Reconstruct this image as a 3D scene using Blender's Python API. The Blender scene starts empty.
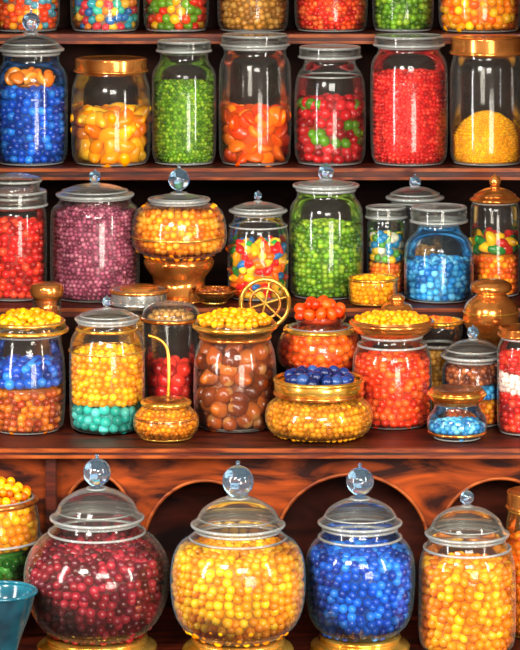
import bpy, bmesh, math, numpy as np
from mathutils import Vector
rng=np.random.default_rng(7)
sc=bpy.context.scene
try:
    sc.view_settings.view_transform='Standard'
    sc.view_settings.look='None'
except Exception: pass
S=.002; D=6.0; ZC=1.65
def kf(y): return (D+y)/D
def Zof(py,y): return ZC+((650-py)*S-ZC)*kf(y)
def PYof(z,y): return 650-(ZC+(z-ZC)/kf(y))/S
def Xof(px,y): return (px-260)*S*kf(y)
def lin(h):
    if isinstance(h,str):
        h=h.lstrip('#'); c=[int(h[i:i+2],16)/255 for i in (0,2,4)]
    else: c=h
    return tuple((v/12.92 if v<=.04045 else ((v+.055)/1.055)**2.4) for v in c)
# ---------------- materials
MATS={}
def newmat(n):
    m=bpy.data.materials.new(n); m.use_nodes=True; nt=m.node_tree; nt.nodes.clear()
    o=nt.nodes.new('ShaderNodeOutputMaterial'); return m,nt,o
def glass(name,tint,rim,dark,film=.012,mid=.16,ior=1.42):
    m,nt,o=newmat(name); N=nt.nodes.new; L=nt.links.new
    tr=N('ShaderNodeBsdfTransparent'); tr.inputs[0].default_value=(*tint,1)
    lw=N('ShaderNodeLayerWeight'); lw.inputs[0].default_value=.5
    cr=N('ShaderNodeValToRGB'); e=cr.color_ramp.elements
    e[0].position=0; e[0].color=(film,)*3+(1,); e[1].position=1; e[1].color=(.9,)*3+(1,)
    a=e.new(.55); a.color=(film,)*3+(1,); a=e.new(.78); a.color=(mid,)*3+(1,); a=e.new(.86); a.color=(.6,)*3+(1,)
    L(lw.outputs['Facing'],cr.inputs[0])
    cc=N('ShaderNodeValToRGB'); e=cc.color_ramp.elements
    e[0].position=.55; e[0].color=(*rim,1); e[1].position=.94; e[1].color=(*dark,1)  # rim highlight and dark edge painted into the colour by view angle
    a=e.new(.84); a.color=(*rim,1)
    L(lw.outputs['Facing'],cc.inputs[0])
    df=N('ShaderNodeBsdfPrincipled'); df.inputs['Roughness'].default_value=.15
    L(cc.outputs[0],df.inputs['Base Color'])
    mx=N('ShaderNodeMixShader'); L(cr.outputs[0],mx.inputs[0]); L(tr.outputs[0],mx.inputs[1]); L(df.outputs[0],mx.inputs[2])
    gl=N('ShaderNodeBsdfGlossy'); gl.inputs['Roughness'].default_value=.1
    fr=N('ShaderNodeFresnel'); fr.inputs[0].default_value=ior
    m2=N('ShaderNodeMixShader'); L(fr.outputs[0],m2.inputs[0]); L(mx.outputs[0],m2.inputs[1]); L(gl.outputs[0],m2.inputs[2])
    L(m2.outputs[0],o.inputs[0]); MATS[name]=m
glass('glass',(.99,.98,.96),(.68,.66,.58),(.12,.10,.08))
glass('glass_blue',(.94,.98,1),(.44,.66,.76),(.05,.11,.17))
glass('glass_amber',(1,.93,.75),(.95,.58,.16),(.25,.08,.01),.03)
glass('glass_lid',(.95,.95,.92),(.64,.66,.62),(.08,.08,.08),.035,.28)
glass('glass_thick',(.88,.92,.92),(.74,.78,.77),(.14,.15,.15),.28,.45)  # paler, more opaque glass; rings made of it carry painted rim highlights
def knobm():
    m,nt,o=newmat('knob'); b=nt.nodes.new('ShaderNodeBsdfPrincipled')
    b.inputs['Base Color'].default_value=(.45,.74,1,1); b.inputs['Transmission Weight'].default_value=.95
    b.inputs['Roughness'].default_value=.02; nt.links.new(b.outputs[0],o.inputs[0]); MATS['knob']=m
knobm()
def metal(name,c1,c2,met=.8,ro=.18):
    m,nt,o=newmat(name); N=nt.nodes.new; L=nt.links.new
    b=N('ShaderNodeBsdfPrincipled'); b.inputs['Metallic'].default_value=met; b.inputs['Roughness'].default_value=ro
    n=N('ShaderNodeTexNoise'); n.inputs['Scale'].default_value=14
    tc=N('ShaderNodeTexCoord'); L(tc.outputs['Object'],n.inputs['Vector'])
    r=N('ShaderNodeValToRGB'); r.color_ramp.elements[0].position=.35; r.color_ramp.elements[1].position=.65
    r.color_ramp.elements[0].color=(*c1,1); r.color_ramp.elements[1].color=(*c2,1)
    L(n.outputs[0],r.inputs[0]); L(r.outputs[0],b.inputs['Base Color']); L(b.outputs[0],o.inputs[0]); MATS[name]=m
metal('gold',lin('#cc8c28'),lin('#fccc60'))
metal('copper',lin('#a0521c'),lin('#f0a050'))
metal('silver',lin('#8a8f90'),lin('#d9dedb'))
metal('teal',lin('#0c4256'),lin('#1c7488'),.0,.15)
def wood(name,c1,c2,scale=(3,3,30),ro=.35,p0=.38,p1=.66,spec=.25):
    m,nt,o=newmat(name); N=nt.nodes.new; L=nt.links.new
    b=N('ShaderNodeBsdfPrincipled'); b.inputs['Roughness'].default_value=ro; b.inputs['Specular IOR Level'].default_value=spec
    tc=N('ShaderNodeTexCoord'); mp=N('ShaderNodeMapping'); mp.inputs['Scale'].default_value=scale
    n=N('ShaderNodeTexNoise'); n.inputs['Scale'].default_value=1.5; n.inputs['Detail'].default_value=6; n.inputs['Distortion'].default_value=1.6
    r=N('ShaderNodeValToRGB'); r.color_ramp.elements[0].position=p0; r.color_ramp.elements[1].position=p1
    r.color_ramp.elements[0].color=(*c1,1); r.color_ramp.elements[1].color=(*c2,1)
    L(tc.outputs['Object'],mp.inputs[0]); L(mp.outputs[0],n.inputs['Vector']); L(n.outputs[0],r.inputs[0])
    L(r.outputs[0],b.inputs['Base Color']); L(b.outputs[0],o.inputs[0]); MATS[name]=m
wood('wood_shelf',lin('#220906'),lin('#5c1e0a'),(3,22,30),.45)
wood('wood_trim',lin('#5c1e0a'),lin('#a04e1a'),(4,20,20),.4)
wood('wood_dark',lin('#140604'),lin('#28110a'),(4,4,9),.7,spec=.1)
wood('wood_panel',lin('#140605'),lin('#42160a'),(2,3,7),.7,spec=.1)
wood('wood_arch',lin('#260a05'),lin('#9c4010'),(3.2,3,11),.6,.44,.72,.12)
wood('wood_floor',lin('#2a140a'),lin('#4a2412'),(3,20,3),.5)
def candym():
    m,nt,o=newmat('candy'); N=nt.nodes.new; L=nt.links.new
    b=N('ShaderNodeBsdfPrincipled'); b.inputs['Roughness'].default_value=.24
    b.inputs['Specular IOR Level'].default_value=.5
    a=N('ShaderNodeAttribute'); a.attribute_name='Col'
    L(a.outputs['Color'],b.inputs['Base Color']); L(b.outputs[0],o.inputs[0]); MATS['candy']=m
candym()
# ---------------- mesh helpers
def link(o,par=None):
    sc.collection.objects.link(o)
    if par is not None: o.parent=par
    return o
def empty(name,loc):
    e=bpy.data.objects.new(name,None); e.location=loc; e.empty_display_size=.02; sc.collection.objects.link(e); return e
def chaikin(p,it=2):
    p=[np.array(q,float) for q in p]
    for _ in range(it):
        q=[p[0]]
        for a,b in zip(p[:-1],p[1:]):
            q.append(a*.75+b*.25); q.append(a*.25+b*.75)
        q.append(p[-1]); p=q
    return np.array(p)
def rawmesh(name,V,F3=None,F4=None,mat=None,cols=None,par=None):
    me=bpy.data.meshes.new(name)
    F=F3 if F3 is not None else F4; n=F.shape[1]
    me.vertices.add(len(V)); me.vertices.foreach_set('co',V.astype(np.float32).ravel())
    me.loops.add(F.size); me.loops.foreach_set('vertex_index',F.astype(np.int32).ravel())
    me.polygons.add(len(F)); me.polygons.foreach_set('loop_start',np.arange(0,F.size,n,dtype=np.int32))
    me.polygons.foreach_set('use_smooth',np.ones(len(F),bool))
    me.update(calc_edges=True)
    if cols is not None:
        at=me.color_attributes.new('Col','FLOAT_COLOR','POINT'); at.data.foreach_set('color',cols.astype(np.float32).ravel())
    me.materials.append(mat)
    return link(bpy.data.objects.new(name,me),par)
def lathe(name,prof,s,mat,par,it=2,seg=56,col=None):
    P=chaikin(prof,it) if it else np.array(prof,float)
    P=P*s; n=len(P); a=np.linspace(0,2*math.pi,seg,endpoint=False)
    V=np.stack([P[:,0][:,None]*np.cos(a),P[:,0][:,None]*np.sin(a),np.repeat(P[:,1][:,None],seg,1)],-1).reshape(-1,3)
    i=np.arange(n-1)[:,None]; j=np.arange(seg)[None]; j2=(j+1)%seg
    F=np.stack([i*seg+j,i*seg+j2,(i+1)*seg+j2,(i+1)*seg+j],-1).reshape(-1,4)
    cols=None
    if col is not None: cols=np.tile(np.array([*col,1.]),(len(V),1))
    return rawmesh(name,V,F4=F,mat=MATS[mat],cols=cols,par=par)
def ico(sub):
    bm=bmesh.new(); bmesh.ops.create_icosphere(bm,subdivisions=sub,radius=1)
    V=np.array([v.co[:] for v in bm.verts]); F=np.array([[v.index for v in f.verts] for f in bm.faces]); bm.free(); return V,F
ICO={1:ico(1),2:ico(2),3:ico(3)}
def beads(name,pts,b,cols,shape,s,par):
    n=len(pts); V0,F0=ICO[3 if b>=6 else 2 if b>=2.6 else 1]
    sc3=np.array({'ball':(1,1,1),'bean':(1.6,.95,.95),'slice':(1.45,1.2,.62),'gum':(1.15,1.05,.9),'nut':(1.12,1.0,1.0)}[shape])*b*1.06
    V=V0*sc3
    if shape=='nut': V[:,0]+=np.where(V0[:,0]>.7,(V0[:,0]-.7)*b*1.2,0)
    if shape=='slice': V=V+np.stack([0*V[:,0],0*V[:,0],-.45*b*(V[:,0]/(1.45*b))**2+.2*b],-1)
    if shape=='bean': V=V+np.stack([0*V[:,0],.45*b*(V[:,0]/(1.6*b))**2-.15*b,0*V[:,0]],-1)
    V=np.tile(V,(n,1,1))
    if shape!='ball':
        q=rng.normal(size=(n,4)); q/=np.linalg.norm(q,axis=1)[:,None]; w,x,y,z=q.T
        R=np.stack([1-2*(y*y+z*z),2*(x*y-z*w),2*(x*z+y*w),2*(x*y+z*w),1-2*(x*x+z*z),2*(y*z-x*w),2*(x*z-y*w),2*(y*z+x*w),1-2*(x*x+y*y)],-1).reshape(n,3,3)
        V=np.einsum('nij,nvj->nvi',R,V)
    V=V*rng.uniform(.86,1.08,(n,1,1))+pts[:,None,:]
    F=(F0[None]+(np.arange(n)*len(V0))[:,None,None]).reshape(-1,3)
    C=np.repeat(np.concatenate([cols,np.ones((n,1))],1),len(V0),0)
    if shape=='nut':
        t=np.tile(V0[:,0]<-.86,n); C[t,:3]=np.array(lin('#b07840'))
    return rawmesh(name,V.reshape(-1,3)*s,F3=F,mat=MATS['candy'],cols=C,par=par)
def pick(pal,n):
    P=np.array([lin(c) for c in pal]); c=P[rng.integers(0,len(P),n)]
    return np.clip(c*rng.uniform(.75,1.2,(n,1)),0,1)
def ring_pts(r,z,b):
    n=max(1,int(2*math.pi*r/(2*b*.97))) if r>b*.6 else 1
    a=np.arange(n)/n*2*math.pi+rng.uniform(0,6)
    rr=r+rng.uniform(-.15,.05,n)*b
    if n==1: rr=np.zeros(1)
    return np.stack([rr*np.cos(a+rng.uniform(-.3,.3,n)*b/max(r,b)),rr*np.sin(a),z+rng.uniform(-.45,.45,n)*b],-1)
def fill(par,s,Rf,layers,pb):
    for li,L in enumerate(layers):
        h0,h1,b,pal=L[0],L[1],L[2],L[3]; shape=L[4] if len(L)>4 else 'ball'; dome=L[5] if len(L)>5 else 2
        pts=[]; z=h0+b
        while z<=h1-b*.3:
            r=float(Rf(z))-b*(1.2 if shape in('bean','slice') else 1)-1.3
            if r>b: pts.append(ring_pts(r,z,b))
            z+=1.68*b
        if li==len(layers)-1:
            R=float(Rf(h1))-b-1.3; r=R
            while r>-b*.5:
                zz=h1+dome*(1-(max(r,0)/R)**2)*1.0-b*.3
                pts.append(ring_pts(max(r,0),zz,b)); r-=1.7*b
        pts=np.concatenate(pts)
        pts[:,2]=np.maximum(pts[:,2],h0+b*.8)
        beads('candy_%d'%(li+1),pts,b,pick(pal,len(pts)),shape,s,par)
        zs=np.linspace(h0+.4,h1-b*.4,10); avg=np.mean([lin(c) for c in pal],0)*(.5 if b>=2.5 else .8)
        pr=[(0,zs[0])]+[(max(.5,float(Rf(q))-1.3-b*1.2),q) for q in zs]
        if dome>5: pr+=[(pr[-1][0]*t,zs[-1]+dome*(1-t*t)) for t in (.8,.6,.4,.2)]+[(0,zs[-1]+dome)]
        else: pr+=[(0,zs[-1])]
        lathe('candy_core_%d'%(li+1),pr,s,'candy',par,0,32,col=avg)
# shelves
SH={}
YF={'u':.78,'t':.60,'r':.285,'m':-.15,'b':-.56}
SH['u']=Zof(34,.78); SH['t']=Zof(168,.60); SH['r']=Zof(308,.285); SH['m']=Zof(448,-.15); SH['b']=Zof(651,-.32)
def ball_prof(r,hc,stem_h,stem_r):
    pr=[(stem_r*1.5,stem_h),(stem_r,stem_h+ (hc-r-stem_h)*.5)]
    for t in np.linspace(-1.3,1.45,12):
        pr.append((r*math.cos(t),hc+r*math.sin(t)))
    pr+= [(r*.13,hc+r*1.12),(r*.16,hc+r*1.25),(0,hc+r*1.3)]
    return pr
def thick(m): return 'glass_thick' if m.startswith('glass') else m
def jar(name,cx,y,sh,rb,body,layers=(),lid=None,extras=(),b0=None,gm='glass',lip=True):
    z0=SH[sh]; s=S*kf(y); pb=PYof(z0,y); H=lambda py: max(0.,pb-py)
    e=empty(name,(Xof(cx,y),y,z0+.0012))
    h0=H(b0) if b0 is not None else 0.2
    prof=[(0,h0),(rb*.9,h0),(rb,h0+2)]+[(r,max(H(p),h0+2.5)) for r,p in body]
    P=chaikin(prof,2)
    lathe('glass_body',prof,s,gm,e)
    Rf=lambda z: np.interp(z,P[2:,1],P[2:,0])
    LL=[]
    for L in layers:
        a=h0+1 if L[0] is None else H(L[0]); LL.append((a,H(L[1]))+tuple(L[2:]))
    if LL: fill(e,s,Rf,LL,pb)
    if b0 is None:
        torus(e,rb*.93,h0+1.6,1.5,s,'glass_thick' if gm!='glass_amber' else 'gold','base_ring')
    if lip and body:
        torus(e,body[-1][0],H(body[-1][1]),1.6,s,'glass_thick' if gm!='glass_amber' else 'gold','lip_ring')
    if lid:
        kind=lid[0]
        if kind=='dome':
            _,r,y0,y1,kr,ky=lid[:6]; lm=lid[6] if len(lid)>6 else 'glass_lid'
            a,b=H(y0),H(y1); d=b-a
            lathe('lid',[(r*.86,a-2),(r,a),(r*1.03,a+2),(r,a+4),(r*.9,a+min(7,d*.35)),(r*.8,a+d*.6),(r*.45,a+d*.92),(kr*.7,b),(kr*.45,b+1)],s,lm,e)
            torus(e,r*1.0,a+2,1.7,s,thick(lm),'lid_ring')
            torus(e,r*.86,a+min(9,d*.45),.9,s,thick(lm),'lid_step')
            torus(e,max(kr*.7,3),b,1.2,s,thick(lm),'knob_collar')
            lathe('knob',ball_prof(kr,H(ky),b-1,kr*.4),s,'knob' if lm.startswith('glass') else lm,e)
        elif kind=='flat':
            _,r,y0,y1=lid[:4]; lm=lid[4] if len(lid)>4 else 'glass_lid'
            a,b=H(y0),H(y1)
            lathe('lid',[(r*.8,a-3),(r*.95,a-1),(r,a),(r,a),(r,b-1),(r,b),(r*.9,b+1),(r*.85,b),(0,b)],s,lm,e)
            if lm.startswith('glass'):
                torus(e,r,a+1,1.5,s,'glass_thick','lid_ring'); torus(e,r*.95,b,1.5,s,'glass_thick','lid_top_ring')
            else:
                torus(e,r,a+1,1.8,s,lm,'lid_ring'); torus(e,r*.97,b-1,1.2,s,lm,'lid_top_ring')
    for i,x in enumerate(extras):
        if x[0]=='lathe': lathe(x[3] if len(x)>3 else 'part_%d'%i,[(r,H(p)) for r,p in x[1]],s,x[2],e)
        elif x[0]=='ring': torus(e,x[1],H(x[2]),x[3],s,x[4],'band_%d'%i)
        elif x[0]=='heap':
            _,r,py,dome,b,pal=x[:6]; shp=x[6] if len(x)>6 else 'ball'
            hb=H(py); pts=[]; q=r-b
            while q>-b*.5:
                qq=max(q,0); pts.append(ring_pts(qq,hb+dome*(1-(qq/r)**2),b)); q-=1.7*b
            pts=np.concatenate(pts); beads('candy_heap',pts,b,pick(pal,len(pts)),shp,s,e)
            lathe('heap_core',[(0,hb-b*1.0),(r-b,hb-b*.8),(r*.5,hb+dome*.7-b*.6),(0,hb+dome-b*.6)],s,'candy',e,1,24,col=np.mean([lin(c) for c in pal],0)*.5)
    return e,s,H
def torus(par,R,h,m,s,mat,name,axis='z',off=(0,0,0),seg=56):
    a=np.linspace(0,2*math.pi,seg,endpoint=False); t=np.linspace(0,2*math.pi,10,endpoint=False)
    A,T=np.meshgrid(a,t,indexing='ij')
    V=np.stack([(R+m*np.cos(T))*np.cos(A),(R+m*np.cos(T))*np.sin(A),m*np.sin(T)],-1)
    if axis=='y': V=V[...,[0,2,1]]
    V=V.reshape(-1,3)+np.array([off[0],off[1],off[2]+h])
    i=np.arange(seg)[:,None]; j=np.arange(10)[None]; i2=(i+1)%seg; j2=(j+1)%10
    F=np.stack([i*10+j,i2*10+j,i2*10+j2,i*10+j2],-1).reshape(-1,4)
    return rawmesh(name,V*s,F4=F,mat=MATS[mat],par=par)
def tube(par,pts,rad,mat,name):
    c=bpy.data.curves.new(name,'CURVE'); c.dimensions='3D'; c.bevel_depth=rad; c.bevel_resolution=3; c.use_fill_caps=True
    sp=c.splines.new('NURBS'); sp.points.add(len(pts)-1)
    for p,q in zip(sp.points,pts): p.co=(*q,1)
    sp.use_endpoint_u=True; sp.order_u=3
    c.materials.append(MATS[mat]); o=bpy.data.objects.new(name,c); return link(o,par)
# palettes
BLUE=['#0a4cc0','#1668d8','#083494','#2a84e4','#0c50b8']
YEL=['#f8a800','#ffbc08','#ee8e00','#ffc81c','#f09800']
ORG=['#f47800','#fc8c04','#ec6000','#fca010']
RED=['#d01410','#e42c18','#a80c08','#dc2420','#f04828']
MAR=['#7c0a1c','#941428','#54060f','#a82438','#680c24']
GRN=['#5c900c','#74a818','#447408','#90b428']
TEAL=['#1cb0a4','#38c4b8','#10988c','#5cd8d0']
SKY=['#2890d0','#48acdc','#1470b4','#70c4ec']
PUR=['#984460','#b05878','#7c304c','#c4748c']
NUT=['#8a3c0c','#a04a14','#682808','#b05c20']
MIX=['#dc1818','#f8b800','#209838','#f06800','#f8cc38','#1870b8']
PAS=['#30a8bc','#f8c038','#e03c48','#40bca4','#f8902c','#2870b8']
TAN=['#bc8028','#d4a048','#98641c','#cc9438']
CHR=['#b80c18','#cc1c20','#940410','#548c18','#d82830']
PWD=['#f8b000','#ffbc08','#f0a000']
DISH=YEL+['#f49008','#ffa810']
# ============ row 0 (top shelf)
y=.88
for cx,r,pal,b,nm,shp in [(26,34,['#f05c10','#f8a820','#e04010','#4898b0'],4,'fruit_drop_jar','ball'),(105,35,PAS,4.4,'pastel_candy_jar','gum'),(176,33,['#e02810','#609818','#f8b810','#f04410'],4.6,'sour_drop_jar','gum'),
    (253,36,TAN,3.4,'caramel_bead_jar','ball'),(331,37,['#e43010','#f04c10','#cc1808','#f87030'],2.9,'cinnamon_candy_jar','ball'),(403,31,GRN,3.2,'lime_candy_jar','ball'),(480,42,YEL+ORG,4.6,'lemon_drop_jar','gum')]:
    jar(nm,cx,y,'u',r*.93,[(r,20),(r,-50),(r*.8,-64),(r*.76,-72)],[(None,-46,b,pal,shp)],('dome',r*.8,-74,-90,7,-100))
# ============ row 1
y=.69
jar('blue_candy_jar',31,y,'t',34,[(37,152),(37,88),(36,72),(28,64),(28,54)],[(None,90,4.2,BLUE)],('dome',32,52,34,9,22),[('heap',24,82,6,6,['#e88410','#dc6c08','#f09820'],'slice')],gm='glass_blue')
jar('orange_jelly_bean_jar',111,y,'t',37,[(40,152),(40,90),(36,79),(34,72),(34,66)],[(None,115,7.2,['#f89400','#ffb010','#f07c00','#ffc02c'],'bean',4)],('flat',36,72,59,'copper'))
jar('green_sugar_jar',184,y,'t',30,[(32.5,152),(32.5,80),(31,70),(24,62),(24,52)],[(None,84,2.1,GRN)],('flat',27,52,42))
jar('orange_slice_jar',255,y,'t',34,[(36.5,152),(36.5,74),(35,62),(31,56),(31,48)],[(None,115,7.4,['#f05000','#ff6c08','#f87c10','#e84000'],'slice',3)],('flat',34,46,36))
jar('cherry_candy_jar',330,y,'t',33,[(36,152),(36,92),(33,74),(26,66),(26,58)],[(None,102,5.2,CHR,'gum')],('flat',31,58,48),[('ring',31,76,1,'glass_thick')])
jar('red_sugar_jar',409,y,'t',36,[(39,152),(39,68),(36,58),(31,53),(31,47)],[(None,74,2.4,['#dc181c','#ec2c28','#c40c10','#fc4030'])],('flat',35,46,37))
jar('yellow_powder_jar',487,y,'t',35,[(37.5,152),(37.5,74),(36,64),(34,58),(34,53)],[(None,134,1.3,PWD,'ball',22)],('flat',36,54,38,'copper'))
# ============ row 2 (riser)
y=.42
jar('red_candy_jar',15,y,'r',31,[(32,290),(32,216),(30,208),(24,204),(24,198)],[(None,224,4.2,RED)],('flat',32,206,192),[('lathe',[(26,192),(24,186),(27,182),(27,178),(10,174),(0,173)],'glass_lid','stopper'),('ring',26,181,1.3,'glass_thick')])
jar('purple_sugar_jar',95,.43,'r',43,[(45,285),(45,224),(44,208),(36,203),(36,197)],[(None,210,2.5,PUR)],('dome',38,197,184,6,177))
jar('butterscotch_candy_jar',179,.40,'r',34,[(47,248),(48.5,232),(46,216),(40,207),(28,203)],[(None,208,3.5,['#f48c00','#ffa414','#e47800','#ffb834'])],('dome',30,202,194,11,180),
    [('lathe',[(0,999),(36,999),(38,298),(30,292),(24,280),(34,268),(36,260),(30,256),(0,257)],'copper','pedestal'),('ring',47.5,236,1.1,'gold')],b0=258)
jar('jelly_bean_jar',258,.42,'r',29,[(30,290),(31,240),(29,226),(24,220),(24,214)],[(None,246,4.6,MIX,'bean',3)],('dome',28,213,202,4,196),[('ring',29,226,1,'glass_thick')])
jar('green_candy_jar',326,.45,'r',35,[(37.5,290),(37.5,216),(35,204),(29,198),(29,190)],[(None,226,2.9,GRN)],('dome',32,188,180,8,173))
jar('small_candy_jar',386,.465,'r',18,[(19.5,285),(19.5,226),(18,222),(17,216)],[(None,262,2.6,ORG),(262,236,4,['#589830','#f0bc20','#2080b0','#e8e0c0'])],('flat',20,218,208),gm='glass_blue')
jar('glass_storage_jar',415,.54,'r',26,[(28,285),(28,222),(25,206),(23,202)],[(None,250,3,TAN)],('dome',28,200,187,6,182))
jar('light_blue_candy_jar',439,.40,'r',34,[(35,300),(35,252),(32,240),(22,232),(20,224)],[(None,262,3.6,SKY)],('flat',28,222,208),gm='glass_blue')
jar('gummy_candy_jar',495,.46,'r',24,[(25,290),(25,212),(24,206),(22,202)],[(None,252,3.2,ORG),(252,238,5.4,['#c82010','#f0bc10','#188030'],'bean',2)],('dome',24,202,188,6,182,'copper'))
jar('golden_candy_pot',373,.338,'r',23,[(24,300),(25,284),(24,279)],[(None,280,2.6,YEL)],None,gm='glass_amber')
# ============ row 3b
jar('copper_canister',47,.17,'m',15,[(14,320),(14,300)],[],None,[('lathe',[(0,999),(16,999),(16,999),(15,312),(10,308),(10,300),(17,296),(17,286),(12,283),(0,282)],'copper','shell')],lip=False)
jar('brown_sugar_jar',139,.225,'m',20,[(22,400),(22,312),(22,306)],[(None,320,2.8,TAN)],('flat',28,304,290,'silver'),[('ring',28,291,2,'copper'),('lathe',[(20,290),(18,286),(0,285)],'copper','lid_cap')])
jar('maraschino_cherry_jar',171,.125,'m',24,[(26,400),(27,345),(28,325),(28,318)],[(None,366,7,['#b40c14','#d42020','#e83828'])],None,
    [('lathe',[(29,320),(29,314),(27,309),(20,304),(8,302),(0,302)],'glass_lid','lid'),('ring',29,319,2.2,'copper'),('heap',24,320,12,3,TAN)])
jar('candy_compote',320,.175,'m',24,[(32,374),(43,362),(44,348),(39,334),(30,328)],[(None,336,4.6,['#f46408','#ff7c14','#ec5000'])],None,
    [('lathe',[(0,999),(26,999),(26,408),(8,402),(8,385),(22,379),(30,374),(0,373)],'copper','foot'),('ring',34,330,3,'gold'),
     ('lathe',[(24,330),(22,324),(26,318),(26,316)],'glass','dish'),('heap',26,319,17,5.6,['#f04808','#fc5c10','#e03404'],'gum')],b0=374)
jar('copper_sugar_pot',491,.19,'m',18,[(20,400),(20,360)],[],None,
    [('lathe',[(0,999),(20,999),(20,400),(14,396),(12,345),(20,336),(28,324),(28,312),(25,303),(17,297),(14,294),(21,291),(21,285),(15,281),(5,279),(0,279)],'copper','shell'),('ring',27.5,312,1,'gold')],lip=False)
jar('brass_lidded_bowl',439,.215,'m',16,[(18,400),(20,345)],[(None,352,3,TAN)],None,
    [('lathe',[(19,346),(23,338),(24,326),(23,322)],'glass','upper_bowl'),('ring',23,322,2.2,'gold'),('heap',22,324,3,3,ORG)])
jar('brass_knob_jar',397,.24,'m',13,[(14,400),(14,330)],[],None,[('lathe',[(0,999),(15,999),(15,400),(14,330),(17,318),(17,310),(13,304),(6,303),(9,299),(6,295),(0,295)],'copper','shell')],lip=False)
jar('copper_dish',214,.335,'r',12,[(20,296),(22,291)],[(None,292,2.4,NUT)],None,[('ring',22,291,1.6,'copper')],gm='glass_amber')
# ============ row 3 front
jar('layered_candy_jar',27,.03,'m',34,[(37,425),(39,395),(38,358),(34,342),(34,334)],[(None,384,4,['#b44c0c','#cc6c10','#983404','#e08014'],'gum'),(384,364,5,BLUE)],None,
    [('lathe',[(33,335),(39,332),(40,327),(37,322),(34,320)],'glass_amber','dish'),('ring',40,330,2.2,'gold'),('ring',37,322,1.8,'gold'),('heap',35,323,9,4,DISH)])
jar('teal_and_yellow_candy_jar',107,.03,'m',34,[(37,425),(38,390),(38,350),(35,335),(29,328),(29,322)],[(None,402,5,TEAL),(402,352,3.6,YEL)],('dome',31,321,309,5,302),
    [('lathe',[(0,999),(33,999),(34,436),(31,432),(0,432)],'gold','base'),('ring',30,329,1.6,'gold'),('ring',38,350,.9,'gold')],b0=434)
e,s,H=jar('brass_honey_pot',166,-.055,'m',27,[(33,428),(33,416),(24,407),(22,402)],[(None,410,2.6,['#e08808','#f0a018','#c07008'])],None,
    [('ring',23,403,2.6,'gold'),('ring',31,417,1.4,'copper'),('lathe',[(23,403),(18,399),(6,398),(4,396),(0,396)],'copper','lid')],gm='glass_amber')
tube(e,[Vector(p)*s for p in [(2,0,H(398)),(3,0,H(385)),(3,2,H(365)),(2,4,H(350)),(-6,6,H(340)),(-18,6,H(337))]],1.8*s,'gold','dipper_handle')
jar('hazelnut_jar',235,.055,'m',36,[(40,425),(42,395),(41,355),(36,342),(33,336)],[(None,350,8.2,NUT,'nut')],None,
    [('lathe',[(33,337),(40,330),(41,324),(38,319)],'glass_amber','dish'),('ring',41,326,2.4,'gold'),('ring',35,337,1.8,'copper'),('heap',38,322,9,3.6,DISH)])
jar('blueberry_pot',319,-.035,'m',38,[(50,432),(55,418),(52,404),(42,398),(40,392)],[(None,402,3.0,['#dc9818','#f0b028','#c47c10','#d88810'])],None,
    [('lathe',[(40,396),(45,390),(45,381),(42,378)],'gold','collar'),('ring',44,380,2.2,'gold'),('ring',44,393,2,'copper'),('heap',36,381,7,6,['#102c6c','#1c3c84','#0c1c50','#2c5090'])],gm='glass_amber')
jar('orange_candy_jar',392,.085,'m',36,[(40,420),(40,362),(37,350),(31,342),(30,336)],[(None,358,4.1,['#ec4010','#fc5410','#dc3008','#ff6c20'])],None,
    [('lathe',[(30,336),(39,330),(41,324),(39,319)],'copper','dish'),('ring',41,323,2.2,'copper'),('heap',38,321,5,3.2,DISH),('ring',34,345,1.3,'glass_thick')])
jar('copper_candy_pot',457,-.06,'m',24,[(30,430),(30,418),(22,408),(22,400)],[(None,424,3.4,SKY)],None,
    [('lathe',[(22,404),(28,398),(28,391),(24,388),(0,390)],'copper','lid'),('ring',28,394,1.8,'gold'),('ring',28,432,1.6,'copper')])
jar('striped_candy_jar',473,.09,'m',29,[(31,415),(31,372),(29,364),(26,360)],[(None,396,3.4,ORG),(396,382,3.2,SKY),(382,368,3.2,NUT)],('dome',31,358,340,6,333),gm='glass_blue')
jar('strawberry_candy_jar',524,0,'m',25,[(27,425),(27,370),(27,348),(22,338)],[(None,392,4,RED),(392,372,3,['#f8e8e0','#f0d8d0']),(372,356,4,RED)],('flat',25,336,328,'copper'))
# brass wheel
yy=.268; s=S*kf(yy); pb=PYof(SH['m'],yy)
e=empty('brass_wheel_stand',(Xof(265,yy),yy,SH['m']+.001)); hc=pb-304
torus(e,24,hc,2.4,s,'gold','wheel_rim','y'); torus(e,15,hc,1.6,s,'copper','inner_rim','y')
for i in range(6):
    a=i*math.pi/3+.3; tube(e,[Vector((0,0,hc))*s,Vector((12*math.cos(a),0,hc+12*math.sin(a)))*s,Vector((24*math.cos(a),0,hc+24*math.sin(a)))*s],1.3*s,'gold','spoke_%d'%(i+1))
lathe('stem',[(0,0),(7,0),(7,3),(2.5,7),(2.2,hc-24),(2.2,hc-23)],s,'gold',e)
# ============ bottom row
def stand(r1,r2,py): return ('lathe',[(0,999),(r1,999),(r1,999),(r1*1.0,py+9),(r2*.92,py+6),(r2,py+2),(r2*.9,py),(0,py)],'gold','stand')
jar('cranberry_candy_jar',97,-.31,'b',45,[(60,624),(73,596),(74,562),(60,540),(46,531),(42,522)],[(None,551,4.8,MAR)],('dome',46,520,489,14,473),[stand(60,52,635),('ring',48,532,1.4,'glass_thick')],b0=635)
jar('yellow_candy_jar',238,-.37,'b',44,[(60,624),(68,600),(68,562),(60,544),(48,537),(42,530)],[(None,551,4.7,YEL)],('dome',46,527,498,16,482),[stand(56,48,637),('ring',48,538,1.4,'glass_thick')],b0=637,gm='glass_blue')
jar('blue_gumball_jar',360,-.305,'b',38,[(50,622),(55,598),(56,562),(50,546),(40,536),(37,528)],[(None,552,4.6,BLUE)],('dome',41,525,499,14,482),[stand(50,42,634),('ring',41,537,1.4,'glass_thick')],b0=634,gm='glass_blue')
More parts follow.
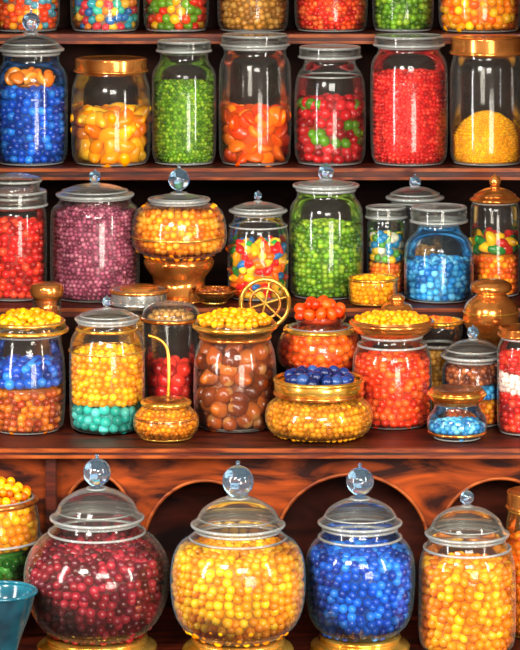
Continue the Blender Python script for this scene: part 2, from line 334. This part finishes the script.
jar('honey_candy_jar',467,-.31,'b',44,[(49,640),(49,575),(47,556),(40,546),(38,538)],[(None,566,4.8,['#f8ac08','#ffc420','#f08c00','#fc9c08','#e07c08'],'gum')],('dome',41,536,507,7,498),[('ring',43,548,1.4,'glass_thick')])
jar('amber_candy_jar',533,-.2,'b',26,[(29,630),(29,540),(26,520),(24,510)],[(None,540,4,ORG)],('flat',26,508,492,'copper'),gm='glass_amber')
jar('candy_bin_jar',-11,-.215,'b',30,[(38,590),(50,550),(52,528),(48,506),(44,498)],[(None,575,4,ORG),(575,545,5,['#2a8c20','#44a828','#147418','#5cb850']),(545,502,5,YEL)],None,
    [('ring',47,500,3,'copper'),('heap',42,498,17,4.6,YEL+ORG),('ring',53,538,1.4,'glass_thick')])
e,s,H=jar('teal_bowl',0,-.425,'b',14,[(20,640),(30,615),(34,600),(36,592)],[],None,[('ring',36,592,2,'teal')],gm='glass_blue')
lathe('bowl_wall',[(0,H(999)+.8),(15,H(999)+.8),(19,H(640)),(29,H(615)),(33,H(600)),(35,H(593)),(33,H(593)),(28,H(613)),(0,H(630))],s,'teal',e)
# ============ shelving
def box(name,x0,x1,y0,y1,z0,z1,mat,par,bev=.004):
    bm=bmesh.new(); bmesh.ops.create_cube(bm,size=1)
    for v in bm.verts: v.co=((x0+x1)/2+v.co.x*(x1-x0),(y0+y1)/2+v.co.y*(y1-y0),(z0+z1)/2+v.co.z*(z1-z0))
    if bev: bmesh.ops.bevel(bm,geom=bm.edges[:],offset=bev,segments=2,affect='EDGES')
    me=bpy.data.meshes.new(name); bm.to_mesh(me); bm.free(); me.materials.append(MATS[mat]); return link(bpy.data.objects.new(name,me),par)
W=.82; BACK=1.0
def board(yfr,z,th,yb=BACK):
    o=box('wooden_shelf',-W,W,yfr,yb,z-th,z,'wood_shelf',None)
    box('lit_edge_moulding',-W,W,yfr-.007,yfr+.002,z-.008,z-.0005,'wood_trim',o,.002)  # moulding in lighter wood; its colour paints the lit shelf edge
    box('front_lip',-W,W,yfr-.005,yfr+.002,z-th,z-th+.006,'wood_trim',o,.002)
board(YF['u'],SH['u'],.022); board(YF['t'],SH['t'],.026); board(YF['m'],SH['m'],.02); board(YF['b'],SH['b'],.03,.3)
o=box('shelf_riser',-W,W,YF['r'],.598,SH['r']-.02,SH['r'],'wood_shelf',None)
box('riser_front',-W,W,.30,.315,SH['m']+.001,SH['r']-.02,'wood_dark',o,0)
box('riser_lit_moulding',-W,W,YF['r']-.005,YF['r']+.002,SH['r']-.008,SH['r']-.0005,'wood_trim',o,.002)  # same lighter strip, painting a lit edge onto the riser
box('lower_back_panel',-W,W,.02,.04,SH['b']+.001,SH['m']-.021,'wood_panel',None,0)
box('cabinet_plinth',-W+.005,W-.005,-.5,.3,-.8,SH['b']-.031,'wood_dark',None,0)
box('cabinet_side_left',-W-.03,-W-.001,-.3,BACK,-.8,1.62,'wood_shelf',None)  # left side panel of the cabinet, unseen
box('cabinet_side_right',W+.001,W+.03,-.3,BACK,-.8,1.62,'wood_shelf',None)  # right side panel of the cabinet, unseen
box('cabinet_top',-W-.03,W+.03,.7,BACK,1.62,1.65,'wood_shelf',None)  # top board of the cabinet, unseen
yf=-.1
zt=SH['m']-.021
arches=[(-20,70,500),(97,40,474),(205,62,480),(352,76,474),(500,64,478)]
def arch_panel():
    step=3; verts=[];faces=[]
    xs=np.arange(-130,652,step)
    def low(x):
        best=548
        for c,w,t in arches:
            if abs(x-c)<w:
                d=(x-c)/w; best=min(best,t+70*(1-math.sqrt(max(0,1-d*d))))
        return best
    for x in xs:
        X=Xof(x,yf); Z=min(zt-.002,Zof(low(x),yf))
        verts+=[(X,yf,zt),(X,yf,Z),(X,yf+.02,Z),(X,yf+.02,zt)]
    for i in range(len(xs)-1):
        a=i*4; b=a+4
        faces+=[(a,a+1,b+1,b),(a+1,a+2,b+2,b+1),(a+2,a+3,b+3,b+2)]
    me=bpy.data.meshes.new('arched_fascia'); me.from_pydata(verts,[],faces); me.materials.append(MATS['wood_arch'])
    o=link(bpy.data.objects.new('arched_fascia',me))
    for i,(c,w,t) in enumerate(arches):
        tube(o,[Vector((Xof(c+w*math.cos(a),yf),yf-.002,Zof(t+70*(1-math.sin(a)),yf))) for a in np.linspace(.12,math.pi-.12,24)],.0035,'wood_trim','arch_moulding_%d'%(i+1))
arch_panel()
box('wooden_post',Xof(46,-.11),Xof(57,-.11),-.127,-.106,SH['b']+.001,zt,'wood_shelf',None,.002)
# room
box('wall_back',-3,3,BACK,BACK+.1,-.8,2.6,'wood_dark',None,0)
box('floor',-3,3,-7,BACK,-.9,-.8,'wood_floor',None,0)
# lights
def area(name,loc,tgt,sx,sy,p,col):
    l=bpy.data.lights.new(name,'AREA'); l.shape='RECTANGLE'; l.size=sx; l.size_y=sy; l.energy=p; l.color=col
    o=bpy.data.objects.new(name,l); o.location=loc; o.rotation_euler=(Vector(tgt)-Vector(loc)).to_track_quat('-Z','Y').to_euler(); sc.collection.objects.link(o)
area('key_light',(-1.3,-3.0,2.2),(0,.2,.6),.7,.7,115,(1,.94,.84))
area('strip_light_left',(-2.1,-1.6,1.1),(0,.2,.7),.25,1.6,58,(1,.96,.92))  # strip light added for vertical streaks on the glass, no window there
area('strip_light_right',(2.1,-1.8,1.2),(0,.2,.7),.22,1.5,50,(1,.92,.8))  # matching strip light added on the right, also no window
area('front_fill',(.6,-4.6,2.2),(0,.2,.6),1.6,1.1,200,(1,.94,.84))
area('low_fill',(1.2,-3.6,.35),(0,.1,.5),1.0,.8,60,(1,.92,.8))  # off-frame fill added to brighten the lower part of the jars
w=bpy.data.worlds.new('World'); sc.world=w; w.use_nodes=True
w.node_tree.nodes['Background'].inputs[0].default_value=(1,.89,.76,1); w.node_tree.nodes['Background'].inputs[1].default_value=.5
# camera
c=bpy.data.cameras.new('Camera'); co=bpy.data.objects.new('Camera',c); sc.collection.objects.link(co)
co.location=(0,-D,ZC); co.rotation_euler=(math.pi/2,0,0); c.sensor_width=36; c.lens=36*D/1.3; c.shift_y=(.65-ZC)/1.3
sc.camera=co
